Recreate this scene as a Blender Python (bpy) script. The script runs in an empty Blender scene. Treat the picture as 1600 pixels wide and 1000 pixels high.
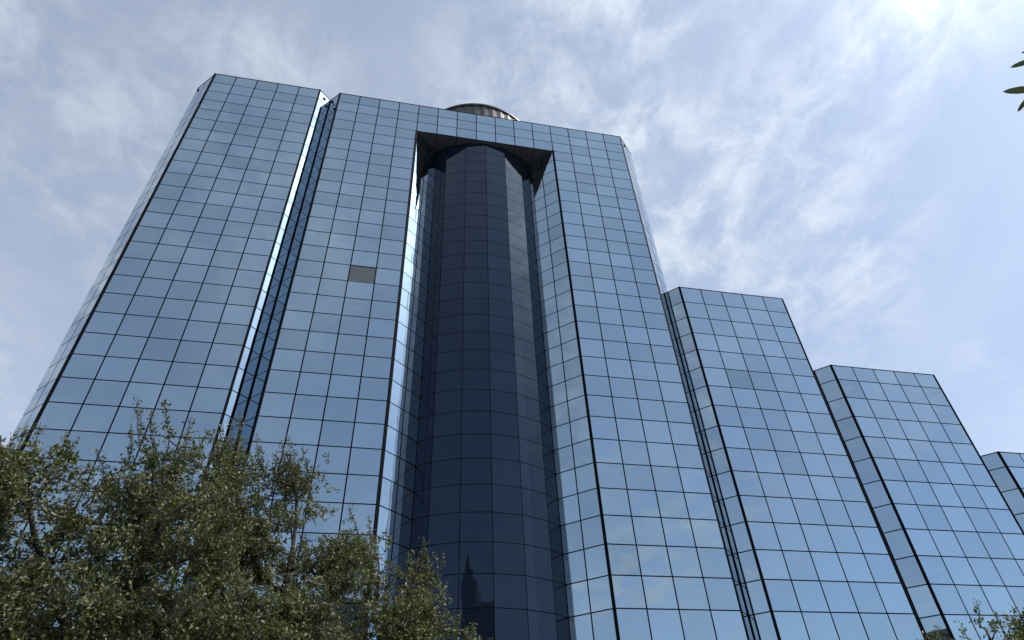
import bpy, math, random
import numpy as np
from mathutils import Vector, Matrix

# ------------------------------------------------------------------ camera
scene = bpy.context.scene
W = 2.0                                   # metres per facade bay
CAM_H = 1.6
CAM_P = np.array([4.13336, -18.2951, -29.75338])      # in bays, z from the parapet
CR = np.array([[0.97997, -0.19554, -0.03762],
               [0.09747, 0.63578, -0.76569],
               [0.17364, 0.74669, 0.6421]])            # rows: right, down, forward
FPX = 982.592                              # focal length in pixels of a 1600 px wide picture
TOP = -CAM_P[2] * W + CAM_H                # parapet height above the ground
CAM = np.array([CAM_P[0] * W, CAM_P[1] * W, CAM_H])

cd = bpy.data.cameras.new("camera")
cd.sensor_width = 36.0
cd.lens = FPX / 1600 * 36.0
cd.clip_start = 0.05
cd.clip_end = 20000
cam = bpy.data.objects.new("camera", cd)
scene.collection.objects.link(cam)
r, d, f = CR
cam.matrix_world = Matrix(((r[0], -d[0], -f[0], CAM[0]), (r[1], -d[1], -f[1], CAM[1]),
                           (r[2], -d[2], -f[2], CAM[2]), (0, 0, 0, 1)))
scene.camera = cam
scene.render.resolution_x, scene.render.resolution_y = 1024, 640

# ------------------------------------------------------------------ light
SUN_AZ, SUN_EL = math.radians(102), math.radians(50)     # azimuth from +Y towards +X
SUN = Vector((math.sin(SUN_AZ) * math.cos(SUN_EL), math.cos(SUN_AZ) * math.cos(SUN_EL), math.sin(SUN_EL)))
sl = bpy.data.lights.new("sun", 'SUN')
sl.energy = 4.0
sl.angle = math.radians(0.5)
sl.color = (1.0, 0.95, 0.87)
so = bpy.data.objects.new("sun", sl)
so.rotation_euler = SUN.to_track_quat('Z', 'Y').to_euler()
so.location = (0, 0, 120)
scene.collection.objects.link(so)

world = bpy.data.worlds.new("World")
scene.world = world
world.use_nodes = True
wt = world.node_tree
wt.nodes.clear()


class NT:
    """small helper to write node trees"""
    def __init__(s, t): s.t = t
    def n(s, kind, **kw):
        nd = s.t.nodes.new(kind)
        for k, v in kw.items():
            if k == 'ins':
                for kk, vv in v.items():
                    if hasattr(vv, 'is_output') or isinstance(vv, bpy.types.NodeSocket): s.t.links.new(vv, nd.inputs[kk])
                    else: nd.inputs[kk].default_value = vv
            else: setattr(nd, k, v)
        return nd
    def m(s, op, a, b=None, c=None, clamp=False):
        nd = s.t.nodes.new('ShaderNodeMath'); nd.operation = op; nd.use_clamp = clamp
        for i, v in enumerate((a, b, c)):
            if v is None: continue
            if isinstance(v, bpy.types.NodeSocket): s.t.links.new(v, nd.inputs[i])
            else: nd.inputs[i].default_value = v
        return nd.outputs[0]
    def vm(s, op, a, b=None, scale=None):
        nd = s.t.nodes.new('ShaderNodeVectorMath'); nd.operation = op
        for i, v in enumerate((a, b)):
            if v is None: continue
            if isinstance(v, bpy.types.NodeSocket): s.t.links.new(v, nd.inputs[i])
            else: nd.inputs[i].default_value = v
        if scale is not None:
            if isinstance(scale, bpy.types.NodeSocket): s.t.links.new(scale, nd.inputs['Scale'])
            else: nd.inputs['Scale'].default_value = scale
        return nd
    def noise(s, vec, scale, detail=6, rough=.55, dist=0.0):
        nd = s.n('ShaderNodeTexNoise', ins={'Scale': scale, 'Detail': detail, 'Roughness': rough, 'Distortion': dist})
        s.t.links.new(vec, nd.inputs['Vector'])
        return nd.outputs['Fac']
    def ramp(s, fac, lo, hi, a=0.0, b=1.0):
        nd = s.n('ShaderNodeMapRange', interpolation_type='SMOOTHSTEP',
                 ins={'From Min': lo, 'From Max': hi, 'To Min': a, 'To Max': b})
        s.t.links.new(fac, nd.inputs['Value'])
        return nd.outputs[0]
    def mix(s, fac, a, b):
        nd = s.n('ShaderNodeMix', data_type='RGBA')
        for k, v in ((0, fac), (6, a), (7, b)):
            if isinstance(v, bpy.types.NodeSocket): s.t.links.new(v, nd.inputs[k])
            else: nd.inputs[k].default_value = v
        return nd.outputs[2]


w = NT(wt)
tc = w.n('ShaderNodeTexCoord')
dirv = w.vm('NORMALIZE', tc.outputs['Generated']).outputs[0]
sky = w.n('ShaderNodeTexSky', sky_type='NISHITA', sun_disc=False, sun_elevation=SUN_EL, sun_rotation=SUN_AZ,
          altitude=150, air_density=0.9, dust_density=0.1, ozone_density=1.5)
# thin high cloud: two layers of fibrous noise on a sheet overhead, brighter towards the sun (forward scattering)
sep = w.n('ShaderNodeSeparateXYZ', ins={0: dirv})
zz = w.m('ADD', w.m('MAXIMUM', sep.outputs[2], 0.0), 0.12)
px = w.m('DIVIDE', sep.outputs[0], zz)
py = w.m('DIVIDE', sep.outputs[1], zz)
plane = w.n('ShaderNodeCombineXYZ', ins={0: px, 1: py, 2: 0.0}).outputs[0]
mp = w.n('ShaderNodeMapping', ins={'Rotation': (0, 0, math.radians(35)), 'Scale': (1.0, 0.42, 1.0), 'Location': (8.4, 1.8, 0)})
wt.links.new(plane, mp.inputs['Vector'])
mp2 = w.n('ShaderNodeMapping', ins={'Rotation': (0, 0, math.radians(-20)), 'Scale': (1.0, 0.8, 1.0), 'Location': (5.3, 4.2, 2.0)})
wt.links.new(plane, mp2.inputs['Vector'])
cir = w.ramp(w.noise(mp.outputs[0], 2.1, 7, .56, .35), .30, .82)
puff = w.ramp(w.noise(mp2.outputs[0], 10.0, 9, .64, .3), .36, .74)
big = w.ramp(w.noise(mp2.outputs[0], 1.1, 3, .5, .2), .44, .66)
glow = w.m('MAXIMUM', w.vm('DOT_PRODUCT', dirv, tuple(SUN)).outputs['Value'], 0.0)
g1 = w.m('POWER', glow, 6.0)
g2 = w.m('POWER', glow, 40.0)
cover = w.m('ADD', w.m('MULTIPLY', cir, .20), w.m('MULTIPLY', w.m('MULTIPLY', puff, big), .60))
cover = w.m('ADD', cover, .36, clamp=True)
lum = w.m('ADD', w.m('ADD', 4.3, w.m('MULTIPLY', g1, 3.0)), w.m('MULTIPLY', g2, 20.0))
cloud = w.vm('SCALE', (.92, 1.0, 1.11), scale=lum).outputs[0]
skyc = w.mix(cover, sky.outputs[0], cloud)
bg = w.n('ShaderNodeBackground', ins={'Color': skyc, 'Strength': 0.15})
wo = w.n('ShaderNodeOutputWorld')
wt.links.new(bg.outputs[0], wo.inputs['Surface'])

vs = scene.view_settings
vs.view_transform = 'Standard'
vs.look = 'None'
vs.exposure = 0.3
vs.gamma = 1.0
vs.use_curve_mapping = False
cy = scene.cycles
cy.caustics_reflective = False
cy.caustics_refractive = False
cy.max_bounces = 10
cy.glossy_bounces = 8
cy.diffuse_bounces = 3
cy.transmission_bounces = 4
cy.sample_clamp_indirect = 6.0
cy.use_denoising = True

# ------------------------------------------------------------------ helpers
rng = np.random.default_rng(11)
random.seed(5)
COL = scene.collection


def z_row(v):
    """height of the row line v (counted down from the parapet)"""
    return TOP - (0.7516 * v + 0.0033 * v * v) * W


def project(p):
    q = CR @ (np.asarray(p, float) - CAM)
    return 800 + FPX * q[0] / q[2], 500 + FPX * q[1] / q[2], q[2]


def ray(x, y):
    v = CR.T @ np.array([(x - 800) / FPX, (y - 500) / FPX, 1.0])
    return v / np.linalg.norm(v)


def at(x, y, hd):
    """point seen at pixel (x, y) of the 1600x1000 photograph, hd metres away measured along the ground"""
    v = ray(x, y)
    return CAM + v * hd / math.hypot(v[0], v[1])


def mesh(name, verts, faces, mat, smooth=False):
    m = bpy.data.meshes.new(name)
    m.from_pydata([tuple(map(float, v)) for v in verts], [], [tuple(int(i) for i in fc) for fc in faces])
    m.materials.append(mat)
    if smooth:
        m.polygons.foreach_set('use_smooth', [True] * len(m.polygons))
    m.update()
    return m


def link(name, me, parent=None):
    o = bpy.data.objects.new(name, me)
    COL.objects.link(o)
    if parent is not None: o.parent = parent
    return o


def tag(o, label=None, cat=None, group=None, kind=None):
    if label: o['label'] = label
    if cat: o['category'] = cat
    if group: o['group'] = group
    if kind: o['kind'] = kind
    return o


def empty(name, loc=(0, 0, 0)):
    o = bpy.data.objects.new(name, None)
    o.empty_display_size = 0.3
    o.location = loc
    COL.objects.link(o)
    return o


def box_vf(c, size, rz=0.0):
    """vertices and faces of a box"""
    hx, hy, hz = [s / 2 for s in size]
    cs, sn = math.cos(rz), math.sin(rz)
    v = []
    for x, y, z in ((-hx, -hy, -hz), (hx, -hy, -hz), (hx, hy, -hz), (-hx, hy, -hz),
                    (-hx, -hy, hz), (hx, -hy, hz), (hx, hy, hz), (-hx, hy, hz)):
        v.append((c[0] + x * cs - y * sn, c[1] + x * sn + y * cs, c[2] + z))
    fcs = [(0, 3, 2, 1), (4, 5, 6, 7), (0, 1, 5, 4), (1, 2, 6, 5), (2, 3, 7, 6), (3, 0, 4, 7)]
    return v, fcs


class MB:
    def __init__(s): s.v, s.f = [], []
    def add(s, v, fcs):
        b = len(s.v)
        s.v += [tuple(p) for p in v]
        s.f += [tuple(i + b for i in fc) for fc in fcs]
        return s
    def box(s, c, size, rz=0.0): return s.add(*box_vf(c, size, rz))
    def prism(s, poly, z0, z1):
        n = len(poly)
        v = [(x, y, z0) for x, y in poly] + [(x, y, z1) for x, y in poly]
        fc = [tuple(range(n - 1, -1, -1)), tuple(range(n, 2 * n))]
        fc += [(i, (i + 1) % n, n + (i + 1) % n, n + i) for i in range(n)]
        return s.add(v, fc)
    def tube(s, pts, rad, k=6):
        pts = [np.asarray(p, float) for p in pts]
        b = len(s.v)
        for i, p in enumerate(pts):
            t = pts[min(i + 1, len(pts) - 1)] - pts[max(i - 1, 0)]
            t = t / (np.linalg.norm(t) + 1e-9)
            a = np.cross(t, (0.31, 0.17, 0.93)); a /= np.linalg.norm(a) + 1e-9
            c = np.cross(t, a)
            for j in range(k):
                an = 2 * math.pi * j / k
                s.v.append(tuple(p + rad[i] * (math.cos(an) * a + math.sin(an) * c)))
        for i in range(len(pts) - 1):
            for j in range(k):
                s.f.append((b + i * k + j, b + i * k + (j + 1) % k, b + (i + 1) * k + (j + 1) % k, b + (i + 1) * k + j))
        s.f.append(tuple(b + (len(pts) - 1) * k + j for j in range(k)))
        return s
    def build(s, name, mat, parent=None, smooth=False):
        return link(name, mesh(name, s.v, s.f, mat, smooth), parent)


# ------------------------------------------------------------------ materials
def material(name):
    m = bpy.data.materials.new(name)
    m.use_nodes = True
    t = NT(m.node_tree)
    return m, t, m.node_tree.nodes['Principled BSDF']


def glass_material(name, tint, metallic=1.0, rough=0.012, ior=1.5, island=False, vary=.17, wave=.01):
    m, t, b = material(name)
    if island: rnd = t.n('ShaderNodeNewGeometry').outputs['Random Per Island']
    else: rnd = t.n('ShaderNodeObjectInfo').outputs['Random']
    k = t.m('ADD', 1 - vary / 2, t.m('MULTIPLY', rnd, vary))
    geo = t.n('ShaderNodeNewGeometry')
    dust = t.ramp(t.noise(geo.outputs['Position'], .35, 5, .6), .35, .75, 1.0, .95)
    col = t.vm('SCALE', tint[:3], scale=t.m('MULTIPLY', k, dust)).outputs[0]
    t.t.links.new(col, b.inputs['Base Color'])
    b.inputs['Metallic'].default_value = metallic
    b.inputs['Roughness'].default_value = rough
    b.inputs['IOR'].default_value = ior
    # heat-strengthened glass is never quite flat
    bump = t.n('ShaderNodeBump', ins={'Strength': 1.0, 'Distance': wave,
                                      'Height': t.noise(geo.outputs['Position'], .45, 1.0, .4)})
    t.t.links.new(bump.outputs[0], b.inputs['Normal'])
    return m


def plain(name, col, rough=.6, metallic=0.0, var=.25, scale=6.0, bump=0.0):
    m, t, b = material(name)
    geo = t.n('ShaderNodeNewGeometry')
    nz = t.noise(geo.outputs['Position'], scale, 6, .6)
    c = t.vm('SCALE', col, scale=t.m('ADD', 1 - var / 2, t.m('MULTIPLY', nz, var))).outputs[0]
    t.t.links.new(c, b.inputs['Base Color'])
    b.inputs['Roughness'].default_value = rough
    b.inputs['Metallic'].default_value = metallic
    if bump:
        bp = t.n('ShaderNodeBump', ins={'Strength': .6, 'Distance': bump, 'Height': nz})
        t.t.links.new(bp.outputs[0], b.inputs['Normal'])
    return m


M_GLASS = glass_material('blue_mirror_glass', (.345, .44, .51))
M_GLASS_F = glass_material('blue_mirror_glass_field', (.345, .44, .51), island=True)
SPEC = (.46, .70, 1.0, 1)
M_DARK = glass_material('dark_core_glass', (.008, .012, .024), metallic=0.0, ior=1.52, vary=.3)
M_DARK_F = glass_material('dark_core_glass_field', (.008, .012, .024), metallic=0.0, ior=1.52, island=True, vary=.3)
for _m in (M_DARK, M_DARK_F): _m.node_tree.nodes['Principled BSDF'].inputs['Specular Tint'].default_value = SPEC
M_GREY = glass_material('grey_replacement_glass', (.16, .17, .165), metallic=.6, rough=.12)
M_TINT = glass_material('dull_blue_glass', (.285, .36, .42))
M_CLEAR = glass_material('clearer_blue_glass', (.33, .425, .495))
_t = M_CLEAR.node_tree; _mx = _t.nodes.new('ShaderNodeMixShader'); _mx.inputs[0].default_value = .10
_t.links.new(_t.nodes['Principled BSDF'].outputs[0], _mx.inputs[1]); _t.links.new(_t.nodes.new('ShaderNodeBsdfTransparent').outputs[0], _mx.inputs[2])
_t.links.new(_mx.outputs[0], _t.nodes['Material Output'].inputs['Surface'])
M_LAMP = bpy.data.materials.new('ceiling_lamp_light'); M_LAMP.use_nodes = True
_b = M_LAMP.node_tree.nodes['Principled BSDF']; _b.inputs['Emission Color'].default_value = (1, .96, .88, 1); _b.inputs['Emission Strength'].default_value = 1.6
M_FRAME = plain('black_anodised_frame', (.006, .006, .008), .6, 0.0, .3, 3.0)
M_BACK = plain('black_joint', (.008, .009, .012), .7)
for _m in (M_FRAME, M_BACK): _m.node_tree.nodes['Principled BSDF'].inputs['Specular IOR Level'].default_value = .02
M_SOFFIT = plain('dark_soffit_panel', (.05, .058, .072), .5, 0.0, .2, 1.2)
M_ROOF = plain('roof_gravel', (.30, .29, .27), .9, 0, .5, 8)
M_METAL = plain('brushed_drum_metal', (.12, .118, .115), .55, 1.0, .25, 1.5)
M_GROUND = plain('ground', (.16, .15, .13), .9, 0, .6, .6, .02)
M_PAVE = plain('paving', (.34, .32, .29), .85, 0, .35, 1.6, .004)
M_ROAD = plain('asphalt', (.05, .05, .052), .9, 0, .5, 3.0, .005)
M_BARK = plain('oak_bark', (.03, .026, .022), .9, 0, .8, 14.0, .02)
M_STONE = plain('brown_tower_stone', (.17, .145, .12), .8, 0, .25, .7)
M_WIN = glass_material('tower_window_glass', (.02, .025, .035), metallic=0.0, ior=1.6)


def leaf_material(name, c1, c2, rough=.5):
    m, t, b = material(name)
    g = t.n('ShaderNodeNewGeometry')
    c = t.mix(g.outputs['Random Per Island'], (*c1, 1), (*c2, 1))
    big = t.ramp(t.noise(g.outputs['Position'], 1.3, 2, .5), .35, .7, .75, 1.3)
    c = t.vm('SCALE', c, scale=big).outputs[0]
    t.t.links.new(c, b.inputs['Base Color'])
    b.inputs['Roughness'].default_value = rough
    b.inputs['IOR'].default_value = 1.5
    tr = t.n('ShaderNodeBsdfTranslucent')
    t.t.links.new(t.vm('MULTIPLY', c, (1.25, 1.35, .6)).outputs[0], tr.inputs['Color'])
    mx = t.n('ShaderNodeMixShader', ins={0: .28})
    t.t.links.new(b.outputs[0], mx.inputs[1]); t.t.links.new(tr.outputs[0], mx.inputs[2])
    t.t.links.new(mx.outputs[0], m.node_tree.nodes['Material Output'].inputs['Surface'])
    return m


M_LEAF = leaf_material('live_oak_leaf', (.034, .046, .015), (.15, .155, .062))
M_LEAF2 = leaf_material('lance_leaf', (.02, .03, .016), (.035, .05, .024), .5)

# ------------------------------------------------------------------ ground
g = MB(); g.add([(-3000, -3000, 0), (3000, -3000, 0), (3000, 3000, 0), (-3000, 3000, 0)], [(0, 1, 2, 3)])
tag(g.build('ground', M_GROUND), kind='structure')
pv = MB(); pv.add([(-80, -24, .004), (110, -24, .004), (110, -.2, .004), (-80, -.2, .004)], [(0, 1, 2, 3)])
tag(pv.build('pavement', M_PAVE), kind='structure')
rd = MB(); rd.add([(-300, -58, .004), (300, -58, .004), (300, -44, .004), (-300, -44, .004)], [(0, 1, 2, 3)])
tag(rd.build('road', M_ROAD), kind='structure')

# ------------------------------------------------------------------ the mirrored office building
bld = empty('glass_office_building', (8 * W, 0, 0))
tag(bld, 'tall blue mirrored glass office building with arched recess, dark rounded core and stepped wings', 'building')
inv_b = Matrix.Translation((-8 * W, 0, 0))


def part_of_building(o, parent=None):
    """keep world coordinates while parenting"""
    o.parent = parent or bld
    if parent is None: o.matrix_parent_inverse = inv_b
    return o


V_END = 35                                  # last row line just above the ground
D = 11.0
PANES = []                                  # every pane: wing, place, size, kind of glass
GAP_H, GAP_V = 0.088, 0.075


def offset_poly(poly, dist):
    """inset a counter-clockwise polygon"""
    n = len(poly); out = []
    for i in range(n):
        p0, p1, p2 = [np.array(poly[(i + k) % n], float) for k in (-1, 0, 1)]
        d1 = (p1 - p0) / np.linalg.norm(p1 - p0); d2 = (p2 - p1) / np.linalg.norm(p2 - p1)
        n1 = np.array([-d1[1], d1[0]]); n2 = np.array([-d2[1], d2[0]])
        b = n1 + n2
        b /= max(1e-6, np.dot(b, n1))
        out.append(tuple(p1 + b * dist))
    return out


def wing(name, poly, v0, v1=V_END):
    """dark body of a wing, seen only in the joints between the panes"""
    pm = [(x * W, y * W) for x, y in poly]
    body = MB().prism(offset_poly(pm, .07), 0 if v1 == V_END else z_row(v1), z_row(v0) - .02)
    o = body.build(name, M_BACK)
    part_of_building(o)
    return o


def face(w_obj, a, b, ncol, v0, v1, glass='blue'):
    """list the panes on the wall from plan point a to b (left to right as seen from outside)"""
    a = np.array(a, float) * W; b = np.array(b, float) * W
    d = (b - a) / ncol
    L = np.linalg.norm(d)
    n = np.array([d[1], -d[0]]) / L
    for c in range(ncol):
        for v in range(math.floor(v0), v1):
            mid = a + d * (c + .5)
            zt, zb = z_row(max(v, v0)), z_row(v + 1)
            PANES.append(dict(w=w_obj, c=np.array([mid[0], mid[1], (zt + zb) / 2]), n=n, L=L, h=zt - zb,
                              g=glass, v=v, u=mid[0] / W))


def post(parent, p, v0, v1, size, ang=0.0, off=(0, 0)):
    x, y = p[0] * W + off[0], p[1] * W + off[1]
    z1 = z_row(v0) + .02
    z0 = 0 if v1 == V_END else z_row(v1)
    return part_of_building(MB().box((x, y, (z0 + z1) / 2), (size[0], size[1], z1 - z0), ang).build('corner_post', M_FRAME), None)


def coping(pts, v):
    """thin dark cap along a parapet"""
    for i in range(len(pts) - 1):
        a = np.array(pts[i], float) * W; b = np.array(pts[i + 1], float) * W
        d = b - a; L = np.linalg.norm(d); n = np.array([d[1], -d[0]]) / L
        c = (a + b) / 2 - n * .05
        o = MB().box((c[0], c[1], z_row(v) + .012 + .003 * (i % 2)), (L + .05, .16, .05), math.atan2(d[1], d[0])).build('parapet_coping', M_FRAME)
        part_of_building(o)


C4, R4 = (5.10, 1.024), (9.90, 1.024)           # where the rounded core meets the splayed jambs
w_left = wing('tall_wing', [(-7, 1), (-6, 0), (-1, 0), (-.5, .5), (-.5, D), (-7, D)], 0)
w_leg1 = wing('portal_leg', [(-.5, .5), (0, 0), (4, 0), C4, (C4[0], D), (-.5, D)], 0)
w_leg2 = wing('portal_leg', [R4, (11, 0), (15, 0), (16, 1), (16, D), (R4[0], D)], 0)
w_bridge = wing('bridge', [(4.04, 0), (10.96, 0), (10.96, 7), (4.04, 7)], 0, 3)
CORE = [C4, (5.585, .66), (6.51, .28), (7.5, .15), (8.49, .28), (9.415, .66), R4]
w_core = wing('rounded_core', CORE + [(R4[0] - .01, 4), (C4[0] + .01, 4)], 3)
w_step = []
for u0, v0 in ((16, 14), (22, 18.2), (28, 22.3)):
    w_step.append(wing('stepped_wing', [(u0 - .5, .5), (u0, 0), (u0 + 5, 0), (u0 + 5.5, .5), (u0 + 5.5, D - 1), (u0 - .5, D - 1)], v0))

face(w_left, (-7, 1), (-6, 0), 2, 0, V_END)
face(w_left, (-6, 0), (-1, 0), 5, 0, V_END)
face(w_left, (-1, 0), (-.5, .5), 1, 0, V_END)
face(w_leg1, (-.5, .5), (0, 0), 1, 0, V_END)
face(w_leg1, (0, 0), (4, 0), 4, 0, V_END)
face(w_leg1, (4, 0), C4, 2, 3, V_END)
face(w_bridge, (4, 0), (11, 0), 7, 0, 3)
for i in range(6): face(w_core, CORE[i], CORE[i + 1], 1, 3, V_END, 'dark')
face(w_leg2, R4, (11, 0), 2, 3, V_END)
face(w_leg2, (11, 0), (15, 0), 4, 0, V_END)
face(w_leg2, (15, 0), (16, 1), 2, 0, 14)
face(w_leg2, (15, 0), (15.5, .5), 1, 14, V_END)
for wobj, (u0, v0) in zip(w_step, ((16, 14), (22, 18.2), (28, 22.3))):
    face(wobj, (u0 - .5, .5), (u0, 0), 1, v0, V_END)
    face(wobj, (u0, 0), (u0 + 5, 0), 5, v0, V_END)
    face(wobj, (u0 + 5, 0), (u0 + 5.5, .5), 1, v0, V_END)

# rank the panes by how large they show (those behind the trees or facing away last)
for p in PANES:
    vis = np.dot(p['n'], (CAM - p['c'])[:2])
    x, y, dep = project(p['c'])
    t = np.array([-p['n'][1], p['n'][0], 0]) * p['L'] / 2
    q = [np.array(project(p['c'] + sx * t + np.array([0, 0, sz * p['h'] / 2]))[:2]) for sx, sz in ((-1, -1), (1, -1), (1, 1), (-1, 1))]
    area = .5 * abs(np.cross(q[2] - q[0], q[3] - q[1]))
    hidden = vis <= 0 or not (-10 < x < 1610 and 0 < y < 1005) or (x < 590 and y > 735) or (x < 690 and y > 880) or (x < 330 and y > 690)
    p['area'] = 0 if hidden else area
order = sorted(range(len(PANES)), key=lambda i: -PANES[i]['area'])
single = set(order[:300])


LIT = {(2, 17), (11, 27), (22, 27), (22, 19), (18, 23)}


def special(p):
    if p['g'] == 'dark' or abs(p['n'][1]) < .99: return None
    u, v = p['u'], p['v']
    if 2 < u < 3 and v == 15: return 'grey'
    if (17 < u < 19) and v == 19: return 'dull'
    if (int(math.floor(u)), v) in LIT: return 'clear'
    return None


for i, p in enumerate(PANES):
    if special(p): single.add(i)

pane_mesh = {}
MATS = {'blue': M_GLASS, 'dark': M_DARK, 'grey': M_GREY, 'dull': M_TINT, 'clear': M_CLEAR}
field = {}
TH = .03
for i, p in enumerate(PANES):
    wx, hz = (p['L'] - .05, p['h'] - .045) if p['g'] == 'dark' else (p['L'] - GAP_H, p['h'] - GAP_V)
    kind = special(p) or p['g']
    n = p['n']
    rz = math.atan2(n[0], -n[1])
    tilt = rng.normal(0, math.radians(.09), 2)
    cx = p['c'] - np.array([n[0], n[1], 0]) * (TH / 2)
    if i in single:
        key = (round(wx, 3), round(hz, 3), kind)
        if key not in pane_mesh:
            v, fc = box_vf((0, 0, 0), (wx, TH, hz))
            pane_mesh[key] = mesh('pane', v, fc, MATS[kind])
        o = link('pane', pane_mesh[key], p['w'])
        o.matrix_parent_inverse = inv_b
        # the wing's own origin sits at the building's origin, so undo only that offset
        o.matrix_parent_inverse = Matrix.Identity(4)
        if kind == 'grey': cx = cx + np.array([0, .035, 0])
        o.location = tuple(cx)
        o.rotation_euler = (tilt[0], 0, rz + tilt[1])
        if kind == 'grey': o['label'] = 'dull grey replacement pane among the blue mirror panes'
        if kind == 'dull': o['label'] = 'slightly darker blue pane beside another in the upper part of its wing'
    else:
        mb = field.setdefault(kind, MB())
        v, fc = box_vf((0, 0, 0), (wx, TH, hz))
        R = Matrix.Rotation(rz + tilt[1], 3, 'Z') @ Matrix.Rotation(tilt[0], 3, 'X')
        mb.add([tuple(np.array(R @ Vector(q)) + cx) for q in v], fc)
# one part holds all the smaller panes, blue and dark
fm = MB(); mats = []
for kind in ('blue', 'dark'):
    k0 = len(fm.f); fm.add(field[kind].v, field[kind].f); mats += [0 if kind == 'blue' else 1] * (len(fm.f) - k0)
me = mesh('panes', fm.v, fm.f, M_GLASS_F)
me.materials.append(M_DARK_F)
me.polygons.foreach_set('material_index', mats)
fo = link('panes', me); part_of_building(fo); tag(fo, kind='stuff')

# ceiling lamps glimmering faintly through a few clearer panes
for p in PANES:
    if special(p) == 'clear':
        c = p['c']; a, b, sk = p['L'] * rng.uniform(.16, .22), p['h'] * rng.uniform(.06, .09), .12
        dx, dz = rng.uniform(-.35, .35), rng.uniform(-.1, .25)
        v = [(c[0] + dx + x, c[1] + y, c[2] + dz + z) for y in (.036, .05) for x, z in ((-a - sk, -b), (a - sk, -b), (a + sk, b), (-a + sk, b))]
        part_of_building(link('ceiling_lamp', mesh('ceiling_lamp', v, [(0, 1, 2, 3), (4, 7, 6, 5), (0, 4, 5, 1), (1, 5, 6, 2), (2, 6, 7, 3), (3, 7, 4, 0)], M_LAMP)))
# corner posts (dark trim where faces meet)
for p, v0, v1, s, a in (((-6, 0), 0, V_END, .17, 22.5), ((-1, 0), 0, V_END, .17, 22.5), ((-.5, .5), 0, V_END, .14, 45), ((0, 0), 0, V_END, .17, -22.5),
                        ((4, 0), 3, V_END, .21, 22.5), ((11, 0), 3, V_END, .21, -22.5),
                        ((15, 0), 0, V_END, .12, 22.5), ((15.5, .5), 14, V_END, .15, 45), ((16, 0), 14, V_END, .18, -22.5), ((21, 0), 14, V_END, .12, 22.5),
                        ((21.5, .5), 18.2, V_END, .15, 45), ((22, 0), 18.2, V_END, .18, -22.5), ((27, 0), 18.2, V_END, .12, 22.5), ((27.5, .5), 22.3, V_END, .2, 45), ((28, 0), 22.3, V_END, .18, -22.5)):
    post(None, p, v0, v1, (s, s * .8), math.radians(a))
for p in CORE[1:-1]: post(None, p, 3, V_END, (.03, .03), 0, (0, .012))
coping([(-7, 1), (-6, 0), (-1, 0), (-.5, .5), (0, 0), (15, 0), (16, 1)], 0)
for u0, v0 in ((16, 14), (22, 18.2), (28, 22.3)): coping([(u0 - .5, .5), (u0, 0), (u0 + 5, 0), (u0 + 5.5, .5)], v0)
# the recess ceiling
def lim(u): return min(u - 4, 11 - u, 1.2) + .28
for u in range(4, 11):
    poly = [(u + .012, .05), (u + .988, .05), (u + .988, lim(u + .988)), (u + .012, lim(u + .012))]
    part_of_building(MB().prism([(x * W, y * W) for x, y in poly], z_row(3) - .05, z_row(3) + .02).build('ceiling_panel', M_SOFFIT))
# small round outlets at the top of the chamfers
for (a, b, k) in (((-1, 0), (-.5, .5), .5), ((-7, 1), (-6, 0), .15), ((15, 0), (16, 1), .3), ((-.5, .5), (0, 0), .3)):
    a = np.array(a, float) * W; b = np.array(b, float) * W; dd = b - a; n = np.array([dd[1], -dd[0]]) / np.linalg.norm(dd)
    c = a + dd * k + n * .02
    v = [(c[0] + n[0] * s + .16 * math.cos(t) * dd[0] / np.linalg.norm(dd), c[1] + n[1] * s + .16 * math.cos(t) * dd[1] / np.linalg.norm(dd), z_row(.45) + .16 * math.sin(t))
         for s in (-.03, .04) for t in np.linspace(0, 2 * math.pi, 12, endpoint=False)]
    fc = [tuple(range(12, 24))] + [(j, (j + 1) % 12, 12 + (j + 1) % 12, 12 + j) for j in range(12)]
    part_of_building(link('roof_outlet', mesh('roof_outlet', v, fc, M_FRAME)))
# rooftop drum of ribbed metal
RD, YF, ZT = 3.6 * W, .33 * W, TOP + 1.62 * W
mb = MB(); n = 96
prof = [(RD, TOP - .6), (RD, ZT - .25), (RD + .10, ZT - .25), (RD + .10, ZT), (RD - .5, ZT), (RD - .5, ZT - .5)]
for k, (rr, z) in enumerate(prof):
    for j in range(n):
        a = 2 * math.pi * j / n
        q = rr - (.07 if (j % 2 and k < 2) else 0)
        mb.v.append((7.5 * W + q * math.sin(a), YF + RD - q * math.cos(a), z))
for k in range(len(prof) - 1):
    for j in range(n):
        mb.f.append((k * n + j, k * n + (j + 1) % n, (k + 1) * n + (j + 1) % n, (k + 1) * n + j))
mb.f.append(tuple((len(prof) - 1) * n + j for j in range(n)))
part_of_building(mb.build('rooftop_drum', M_METAL))


# ------------------------------------------------------------------ buildings behind the camera, seen in the glass
def add_windows(root, inv, x0, x1, yf, z0, z1, nx, nz, me):
    for a in range(nx):
        for b in range(nz):
            o = link('window', me, root)
            o.matrix_parent_inverse = inv
            o.location = (x0 + (x1 - x0) * (a + .5) / nx, yf, z0 + (z1 - z0) * (b + .5) / nz)


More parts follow.
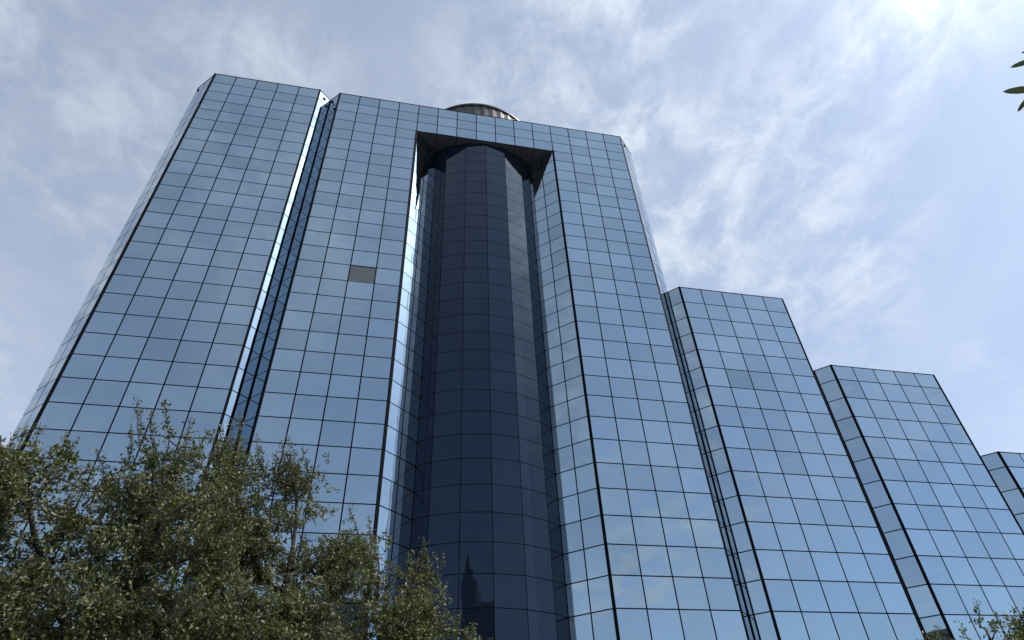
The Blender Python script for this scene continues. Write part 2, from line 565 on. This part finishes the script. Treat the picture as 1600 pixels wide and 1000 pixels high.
tw = empty('spired_stone_tower', (4, -158, 0)); tw_inv = Matrix.Translation((-4, 158, 0))
tag(tw, 'stepped stone tower with a thin spire, mirrored in the foot of the dark core', 'tower')
for nm, b in (('wall', [(-1.2, 15, 0, 53)]), ('wall', [(-5.6, -1.2, 0, 61)]), ('upper_stage', [(-5.2, -2.6, 61, 64)]), ('roof', [(-.6, 14, 53, 55)])):
    for (x0, x1, z0, z1) in b:
        o = MB().prism([(x0, -150), (x0, -166), (x1, -166), (x1, -150)][::-1], z0, z1).build(nm, M_STONE, tw); o.matrix_parent_inverse = tw_inv
sp = MB(); c = (-4.6, -152.0)
sp.add([(c[0] - .9, c[1] - .9, 64), (c[0] + .9, c[1] - .9, 64), (c[0] + .9, c[1] + .9, 64), (c[0] - .9, c[1] + .9, 64), (c[0], c[1], 71)], [(0, 1, 4), (1, 2, 4), (2, 3, 4), (3, 0, 4)])
o = sp.build('spire', M_STONE, tw); o.matrix_parent_inverse = tw_inv
win = mesh('window', *box_vf((0, 0, 0), (1.5, .3, 1.7)), M_WIN)
add_windows(tw, tw_inv, -.8, 14.6, -149.9, 30, 53, 7, 7, win)
add_windows(tw, tw_inv, -5.4, -1.4, -149.9, 30, 61, 2, 9, win)
ob = empty('flat_roofed_office_block', (-120, -165, 0)); ob_inv = Matrix.Translation((120, 165, 0))
tag(ob, 'brown flat roofed office block mirrored at the foot of the stepped wing', 'building')
o = MB().prism([(-150, -185), (-95, -185), (-95, -150), (-150, -150)], 0, 52).build('wall', M_STONE, ob); o.matrix_parent_inverse = ob_inv
o = MB().prism([(-150.5, -185.5), (-94.5, -185.5), (-94.5, -149.5), (-150.5, -149.5)], 52, 53.2).build('cornice', M_STONE, ob); o.matrix_parent_inverse = ob_inv
win2 = mesh('window', *box_vf((0, 0, 0), (3.2, .3, 2.2)), M_WIN)
add_windows(ob, ob_inv, -149, -96, -149.9, 34, 51, 12, 5, win2)

# ------------------------------------------------------------------ trees
def value_noise(p, seed):
    """cheap smooth 3D noise in 0..1"""
    q = p * 1.0
    s = np.zeros(len(p))
    rs = np.random.default_rng(seed)
    for o in range(4):
        k = rs.normal(0, 1, (3, 3)) * (1.1 + .8 * o); ph = rs.uniform(0, 6.28, 3)
        s += np.prod(np.sin(q @ k + ph), axis=1) / (1 + .4 * o)
    return s


def leaves_mesh(name, base, direc, length, width, mat, rs):
    """one folded four-point leaf per row"""
    n = len(base)
    up = rs.normal(0, 1, (n, 3))
    side = np.cross(direc, up); side /= np.linalg.norm(side, axis=1, keepdims=True) + 1e-9
    nrm = np.cross(side, direc)
    L = length[:, None]; Wd = width[:, None]
    v = np.empty((n, 4, 3))
    v[:, 0] = base
    v[:, 1] = base + direc * L * .55 + side * Wd * .55 + nrm * Wd * .16
    v[:, 2] = base + direc * L - nrm * L * .05
    v[:, 3] = base + direc * L * .55 - side * Wd * .55 + nrm * Wd * .16
    me = bpy.data.meshes.new(name)
    me.vertices.add(n * 4); me.vertices.foreach_set('co', v.reshape(-1))
    me.loops.add(n * 6); me.polygons.add(n * 2)
    idx = (np.arange(n) * 4)[:, None] + np.array([[0, 1, 2, 0, 2, 3]])
    me.loops.foreach_set('vertex_index', idx.reshape(-1).astype(np.int32))
    me.polygons.foreach_set('loop_start', (np.arange(n * 2) * 3).astype(np.int32))
    me.materials.append(mat)
    me.update(calc_edges=True)
    me.validate()
    return me


def grow_tree(name, label, cat, base, limbs, nodes, twigs, seed, leaf_len=(.036, .066), per=31, mat=M_LEAF, group=None, trunk_r=.2, spread=.30, stems=()):
    """trunk and limbs as tapered tubes, branches joining every node to the nearest wood, twigs with leaves"""
    rs = np.random.default_rng(seed)
    root = empty(name, tuple(base))
    tag(root, label, cat, group)
    inv = Matrix.Translation(tuple(-np.asarray(base, float)))
    pts, par = [], []
    first = None
    for li, L in enumerate(limbs):              # each limb: list of 3D points, starting on an earlier one
        L = [np.asarray(q, float) for q in L]
        if li == 0: prev = -1; start = 0
        else:
            prev = int(np.argmin([np.linalg.norm(q - L[0]) for q in pts])); start = 1
        last = L[0]
        if li == 0: pts.append(L[0]); par.append(-1); prev = 0
        for q in L[1:]:
            m = max(2, int(np.linalg.norm(q - last) / .35))
            for s in range(1, m + 1):
                w_ = last + (q - last) * s / m + rs.normal(0, .02, 3)
                pts.append(w_); par.append(prev); prev = len(pts) - 1
            last = q
    nlimb = len(pts)
    dist = [min(np.linalg.norm(p - q) for q in pts) for p in nodes]
    for k in np.argsort(dist):
        p = nodes[k]
        P = np.array(pts)
        dd = np.linalg.norm(P - p, axis=1) + .35 * np.maximum(0, P[:, 2] - p[2])
        j = int(np.argmin(dd)); prev = j
        a = P[j]; ln = np.linalg.norm(p - a)
        m = max(1, int(ln / .22)); sag = rs.normal(0, .06 * ln, 3); sag[2] += .10 * ln
        for s in range(1, m + 1):
            t = s / m
            pts.append(a + (p - a) * t + sag * math.sin(math.pi * t)); par.append(prev); prev = len(pts) - 1
    P = np.array(pts); n = len(P)
    load = np.zeros(n)
    ch = [[] for _ in range(n)]
    for i, q in enumerate(par):
        if q >= 0: ch[q].append(i)
    for i in range(n - 1, -1, -1):
        load[i] = sum(load[c] for c in ch[i]) if ch[i] else 1.0
        if i < nlimb: load[i] = max(load[i], 3)
    rad = .004 + trunk_r * (load / load[0]) ** .62
    rad = np.minimum(rad, trunk_r)
    trunk, br = MB(), MB()
    done = set()
    for i in range(n):                           # chains from every fork
        for c in ch[i]:
            if c in done: continue
            heavy = max(ch[i], key=lambda k: load[k])
            if i > 0 and c == heavy and len(ch[i]) >= 1 and i in done: continue
            chain = [i, c]; done.add(c)
            while ch[chain[-1]]:
                nx = max(ch[chain[-1]], key=lambda k: load[k])
                chain.append(nx); done.add(nx)
            rr = [rad[k] for k in chain]; rr[0] = min(rr[0], rr[1] * 1.25)
            big_ = rr[1] > trunk_r * .42
            (trunk if big_ else br).tube([P[k] for k in chain], rr, 9 if big_ else 5)
    for st in stems: br.tube(st, [.007, .005, .0025], 4)
    # twigs
    T0, TD, TL = twigs
    m = len(T0)
    B = np.asarray(nodes)
    lb, ld, ll = [], [], []
    for i in range(m):
        d_ = TD[i]; L = TL[i]
        a = T0[i]; mid = a + d_ * L * .5 + rs.normal(0, .015, 3); e = a + d_ * L + np.array([0, 0, .02])
        br.tube([a, mid, e], [.0045, .0032, .0018], 3)
        k = int(per * (.6 + .8 * rs.random()) * L / spread)
        t = rs.random(k) ** .8
        pos = np.where(t[:, None] < .5, a + (mid - a) * (t * 2)[:, None], mid + (e - mid) * (t * 2 - 1)[:, None])
        dr = d_[None, :] * .55 + rs.normal(0, .62, (k, 3)) + np.array([0, 0, .12]); dr /= np.linalg.norm(dr, axis=1, keepdims=True)
        lb.append(pos + rs.normal(0, .022, (k, 3))); ld.append(dr); ll.append(rs.uniform(*leaf_len, k))
    lb, ld, ll = np.concatenate(lb), np.concatenate(ld), np.concatenate(ll)
    lm = leaves_mesh('leaves', lb, ld, ll, ll * rs.uniform(.38, .55, len(ll)), mat, rs)
    if trunk.v:
        o = trunk.build('trunk', M_BARK, root, True); o.matrix_parent_inverse = inv
    o = br.build('branches', M_BARK, root, True); o.matrix_parent_inverse = inv
    o = link('crown', lm, root); o.matrix_parent_inverse = inv; tag(o, kind='stuff')
    return root, len(lb)


def crown_points(sil, xr, ybot, dmid, thick, n, seed, hole=-.35, holes=(), ncl=260, sig=.17):
    """leafy clumps through a crown whose outline follows sil (pixel outline) and whose depth swells inward"""
    rs = np.random.default_rng(seed)
    cen = []
    sx, sy = np.array(sil).T; sy = sy + 14
    while len(cen) < ncl:
        x = rs.uniform(*xr, 4000); y = rs.uniform(600, ybot, 4000)
        e = y - np.interp(x, sx, sy)
        ok = e > 8
        for (hx, hy, hr) in holes: ok &= (x - hx) ** 2 + (y - hy) ** 2 > (hr + 8) ** 2
        x, y, e = x[ok], y[ok], e[ok]
        edge = np.minimum(1, np.minimum(e, np.minimum(x - xr[0], xr[1] - x) + 20) / 160)
        dep = dmid + rs.uniform(-1, 1, len(x)) * (.15 + thick * np.sqrt(np.maximum(edge, 0)))
        p = np.array([at(a, b, c) for a, b, c in zip(x, y, dep)])
        keep = value_noise(p * 1.6, seed + 5) > hole
        for q in p[keep]:
            if len(cen) < ncl and all(np.linalg.norm(q - c) > .16 for c in cen[-400:]): cen.append(q)
    cen = np.array(cen)
    size = rs.gamma(3.0, 1 / 3.0, ncl); size /= size.sum()
    k = rs.choice(ncl, n, p=size)
    off = rs.normal(0, 1, (n, 3)) * np.array([sig, sig, sig * .72])
    return cen[k] + off * (.6 + .8 * rs.random((n, 1))), cen


def sprigs(tops, dmid, rs):
    """upright leafy shoots breaking the outline: stem lines and twig starts"""
    pts, dirs, lens, stems = [], [], [], []
    for (x, y, h) in tops:
        dd = dmid + rs.uniform(-.3, .3)
        a = at(x + rs.uniform(-16, 16), y + h, dd); b = at(x, y, dd)
        stems.append((a, (a + b) / 2 + rs.normal(0, .02, 3), b))
        for t in np.linspace(.05, 1, int(h / 4.5)):
            d_ = rs.normal(0, .6, 3) + np.array([0, 0, .8]); d_ /= np.linalg.norm(d_)
            L = rs.uniform(.05, .10) * (1.35 - .75 * t)
            pts.append(a + (b - a) * t - d_ * .02); dirs.append(d_); lens.append(L)
    return np.array(pts), np.array(dirs), np.array(lens), stems


def twigs_at(pts, rs, lo=.10, hi=.26):
    d = rs.normal(0, .75, (len(pts), 3)) + np.array([0, 0, .55])
    d /= np.linalg.norm(d, axis=1, keepdims=True)
    L = rs.uniform(lo, hi, len(pts))
    return pts - d * L[:, None] * .8, d, L


SIL_A = [(-500, 700), (-200, 690), (0, 690), (20, 690), (40, 682), (60, 676), (80, 690), (100, 696), (140, 712), (172, 726), (192, 726), (200, 690), (208, 660), (216, 636),
         (226, 652), (238, 652), (248, 650), (256, 642), (262, 668), (280, 672), (296, 668), (306, 690), (316, 700), (330, 696), (348, 740), (380, 800), (430, 870), (480, 930), (560, 1010)]
SIL_B = [(300, 800), (330, 712), (340, 690), (348, 674), (360, 668), (372, 658), (380, 676), (400, 696), (408, 730), (416, 752), (424, 740), (432, 728), (440, 700), (452, 694), (466, 708), (474, 730),
         (486, 752), (500, 770), (508, 768), (520, 792), (540, 804), (556, 820), (572, 824), (584, 850), (596, 872), (612, 900), (626, 906), (640, 876), (652, 860), (660, 856), (668, 874), (676, 916),
         (690, 938), (700, 950), (716, 970), (740, 986), (760, 1020), (800, 1080)]


def px(x, y, dd): return at(x, y, dd)


rsA = np.random.default_rng(21)
ptsA, nodesA = crown_points(SIL_A, (-420, 540), 1230, 9.2, 1.4, 14500, 31, -.14, ncl=600, sig=.13)
spA = sprigs([(216, 624, 80), (256, 628, 60), (236, 644, 70), (60, 667, 40), (100, 682, 40), (40, 674, 30), (150, 706, 40), (296, 660, 60), (312, 690, 40), (16, 684, 40), (205, 672, 60)], 9.1, rsA)
nodesA = np.concatenate([nodesA, [st[0] for st in spA[3]]])
bA = px(60, 1000, 9.3); bA[2] = 0
limbsA = [[bA, bA + np.array([.05, .02, 1.3]), px(90, 1200, 9.3), px(140, 1060, 9.2), px(200, 940, 9.1), px(250, 830, 9.1), px(240, 720, 9.1)],
          [px(140, 1060, 9.2), px(90, 950, 8.8), px(60, 850, 8.8), px(45, 740, 9.0)],
          [px(90, 1200, 9.3), px(-60, 1050, 9.6), px(-150, 900, 9.6), px(-180, 780, 9.6)],
          [px(140, 1060, 9.2), px(300, 960, 9.4), px(400, 900, 9.4)]]
grow_tree('live_oak_tree', 'dense live oak with dark glossy leaves filling the lower left corner', 'tree', bA, limbsA, nodesA,
          [np.concatenate(z) for z in zip(twigs_at(ptsA, rsA), spA[:3])], 41, group='live oaks in front of the building', trunk_r=.17, stems=spA[3])
rsB = np.random.default_rng(22)
ptsB, nodesB = crown_points(SIL_B, (310, 780), 1230, 10.6, 1.0, 8000, 33, -.18, holes=((548, 945, 24), (616, 890, 16), (522, 742, 10), (420, 760, 14)), ncl=440, sig=.15)
spB = sprigs([(348, 664, 60), (372, 644, 80), (360, 660, 60), (400, 684, 60), (432, 714, 60), (452, 682, 80), (472, 700, 60), (440, 690, 60), (545, 792, 40), (576, 810, 50), (582, 832, 40), (640, 862, 50), (660, 842, 70), (668, 860, 50), (696, 930, 40), (740, 974, 40), (720, 960, 40)], 10.6, rsB)
nodesB = np.concatenate([nodesB, [st[0] for st in spB[3]]])
bB = px(530, 1000, 10.6); bB[2] = 0
limbsB = [[bB, bB + np.array([0, 0, 1.2]), px(520, 1130, 10.6), px(478, 990, 10.5), px(446, 930, 10.5), px(412, 900, 10.5), px(376, 850, 10.5), px(366, 760, 10.5), px(372, 690, 10.6)],
          [px(446, 930, 10.5), px(456, 860, 10.6), px(462, 780, 10.7), px(452, 710, 10.7)],
          [px(520, 1130, 10.6), px(600, 1005, 10.7), px(586, 960, 10.7), px(560, 935, 10.7)],
          [px(600, 1005, 10.7), px(640, 930, 10.8), px(655, 870, 10.8)],
          [px(600, 1005, 10.7), px(680, 985, 10.8), px(725, 985, 10.8)]]
grow_tree('live_oak_tree', 'live oak with bare dark limbs showing, in front of the dark recess', 'tree', bB, limbsB, nodesB,
          [np.concatenate(z) for z in zip(twigs_at(ptsB, rsB), spB[:3])], 43, group='live oaks in front of the building', trunk_r=.16, stems=spB[3])
rsC = np.random.default_rng(23)
SIL_C = [(1440, 1010), (1484, 992), (1500, 972), (1512, 956), (1520, 946), (1530, 944), (1540, 958), (1556, 968), (1570, 962), (1584, 958), (1610, 950), (1700, 960), (1800, 1010)]
ptsC, nodesC = crown_points(SIL_C, (1450, 1790), 1260, 13.0, 1.1, 3000, 35, -.3, ncl=230, sig=.15)
spC = sprigs([(1526, 940, 40), (1584, 952, 40), (1500, 974, 30), (1560, 962, 30)], 13.0, rsC)
nodesC = np.concatenate([nodesC, [st[0] for st in spC[3]]])
bC = px(1620, 1000, 13.0); bC[2] = 0
limbsC = [[bC, bC + np.array([0, 0, 1.5]), px(1620, 1170, 13), px(1590, 1080, 13), px(1560, 1020, 13), px(1540, 985, 13)],
          [px(1620, 1170, 13), px(1670, 1060, 13), px(1680, 980, 13)]]
grow_tree('young_oak_tree', 'small leafy tree top poking into the lower right corner', 'tree', bC, limbsC, nodesC, [np.concatenate(z) for z in zip(twigs_at(ptsC, rsC), spC[:3])], 45, trunk_r=.12, stems=spC[3])

# a tree to the right of the camera whose nearest leaf tips hang into the picture
rs = np.random.default_rng(77)
root_xy = px(2350, 600, 3.4); bD = np.array([root_xy[0], root_xy[1], 0])
rootD = empty('overhanging_tree', tuple(bD)); invD = Matrix.Translation(tuple(-bD))
tag(rootD, 'overhanging tree with narrow leaf tips reaching in at the upper right edge', 'tree')
tip = px(1640, 140, 2.3)
top = px(2250, 330, 3.2)
tr = MB().tube([bD, bD + np.array([.02, .03, 1.2]), (bD + top) / 2 + np.array([0, .1, .6]), top], [.11, .10, .08, .05], 9)
o = tr.build('trunk', M_BARK, rootD, True); o.matrix_parent_inverse = invD
bb = MB()
mid = (top * .45 + tip * .55) + np.array([0, 0, .12])
bb.tube([top, (top + mid) / 2 + np.array([0, 0, .06]), mid, tip], [.03, .018, .010, .003], 6)
lb, ld, ll = [], [], []
for t in np.linspace(.15, 1, 26):
    q = (top + (mid - top) * t / .6) if t < .6 else mid + (tip - mid) * (t - .6) / .4
    if t > .82 and False: pass
    for k in range(3 if t < .85 else 1):
        dr = rs.normal(0, 1, 3); dr /= np.linalg.norm(dr)
        if project(q + dr * .07)[0] < 1612: continue
        lb.append(q); ld.append(dr); ll.append(rs.uniform(.055, .08))
for (x0, y0, x1, y1, dd, ln) in ((1628, 88, 1580, 105, 2.3, 1), (1632, 137, 1570, 143, 2.3, 1), (1614, 144, 1589, 175, 2.3, 1), (1632, 70, 1597, 83, 2.3, 1)):
    a, b = px(x0, y0, dd), px(x1, y1, dd)
    lb.append(a); ld.append((b - a) / np.linalg.norm(b - a)); ll.append(np.linalg.norm(b - a))
    bb.tube([tip, (tip + a) / 2, a], [.0025, .002, .0015], 3)
lv = MB()
for a, dr, L in zip(lb, ld, ll):                 # lance-shaped leaves with a folded midrib
    sd = np.cross(dr, rs.normal(0, .25, 3) + (a - CAM) / np.linalg.norm(a - CAM)); sd /= np.linalg.norm(sd); nr = np.cross(sd, dr)
    prof = [(0, .02), (.15, .07), (.4, .095), (.65, .098), (.85, .072), (.95, .035), (1, 0.0)]
    vv = [a + dr * L * t - nr * L * .10 * t * t for t, _ in prof]
    vv += [a + dr * L * t + sd * L * h + nr * L * (.03 - .10 * t * t) for t, h in prof]
    vv += [a + dr * L * t - sd * L * h + nr * L * (.03 - .10 * t * t) for t, h in prof]
    k = len(prof)
    lv.add(vv, [(q, q + 1, k + q + 1, k + q) for q in range(k - 1)] + [(q + 1, q, 2 * k + q, 2 * k + q + 1) for q in range(k - 1)])
lm = mesh('leaves', lv.v, lv.f, M_LEAF2, True)
o = bb.build('branch', M_BARK, rootD, True); o.matrix_parent_inverse = invD
o = link('crown', lm, rootD); o.matrix_parent_inverse = invD; tag(o, kind='stuff')
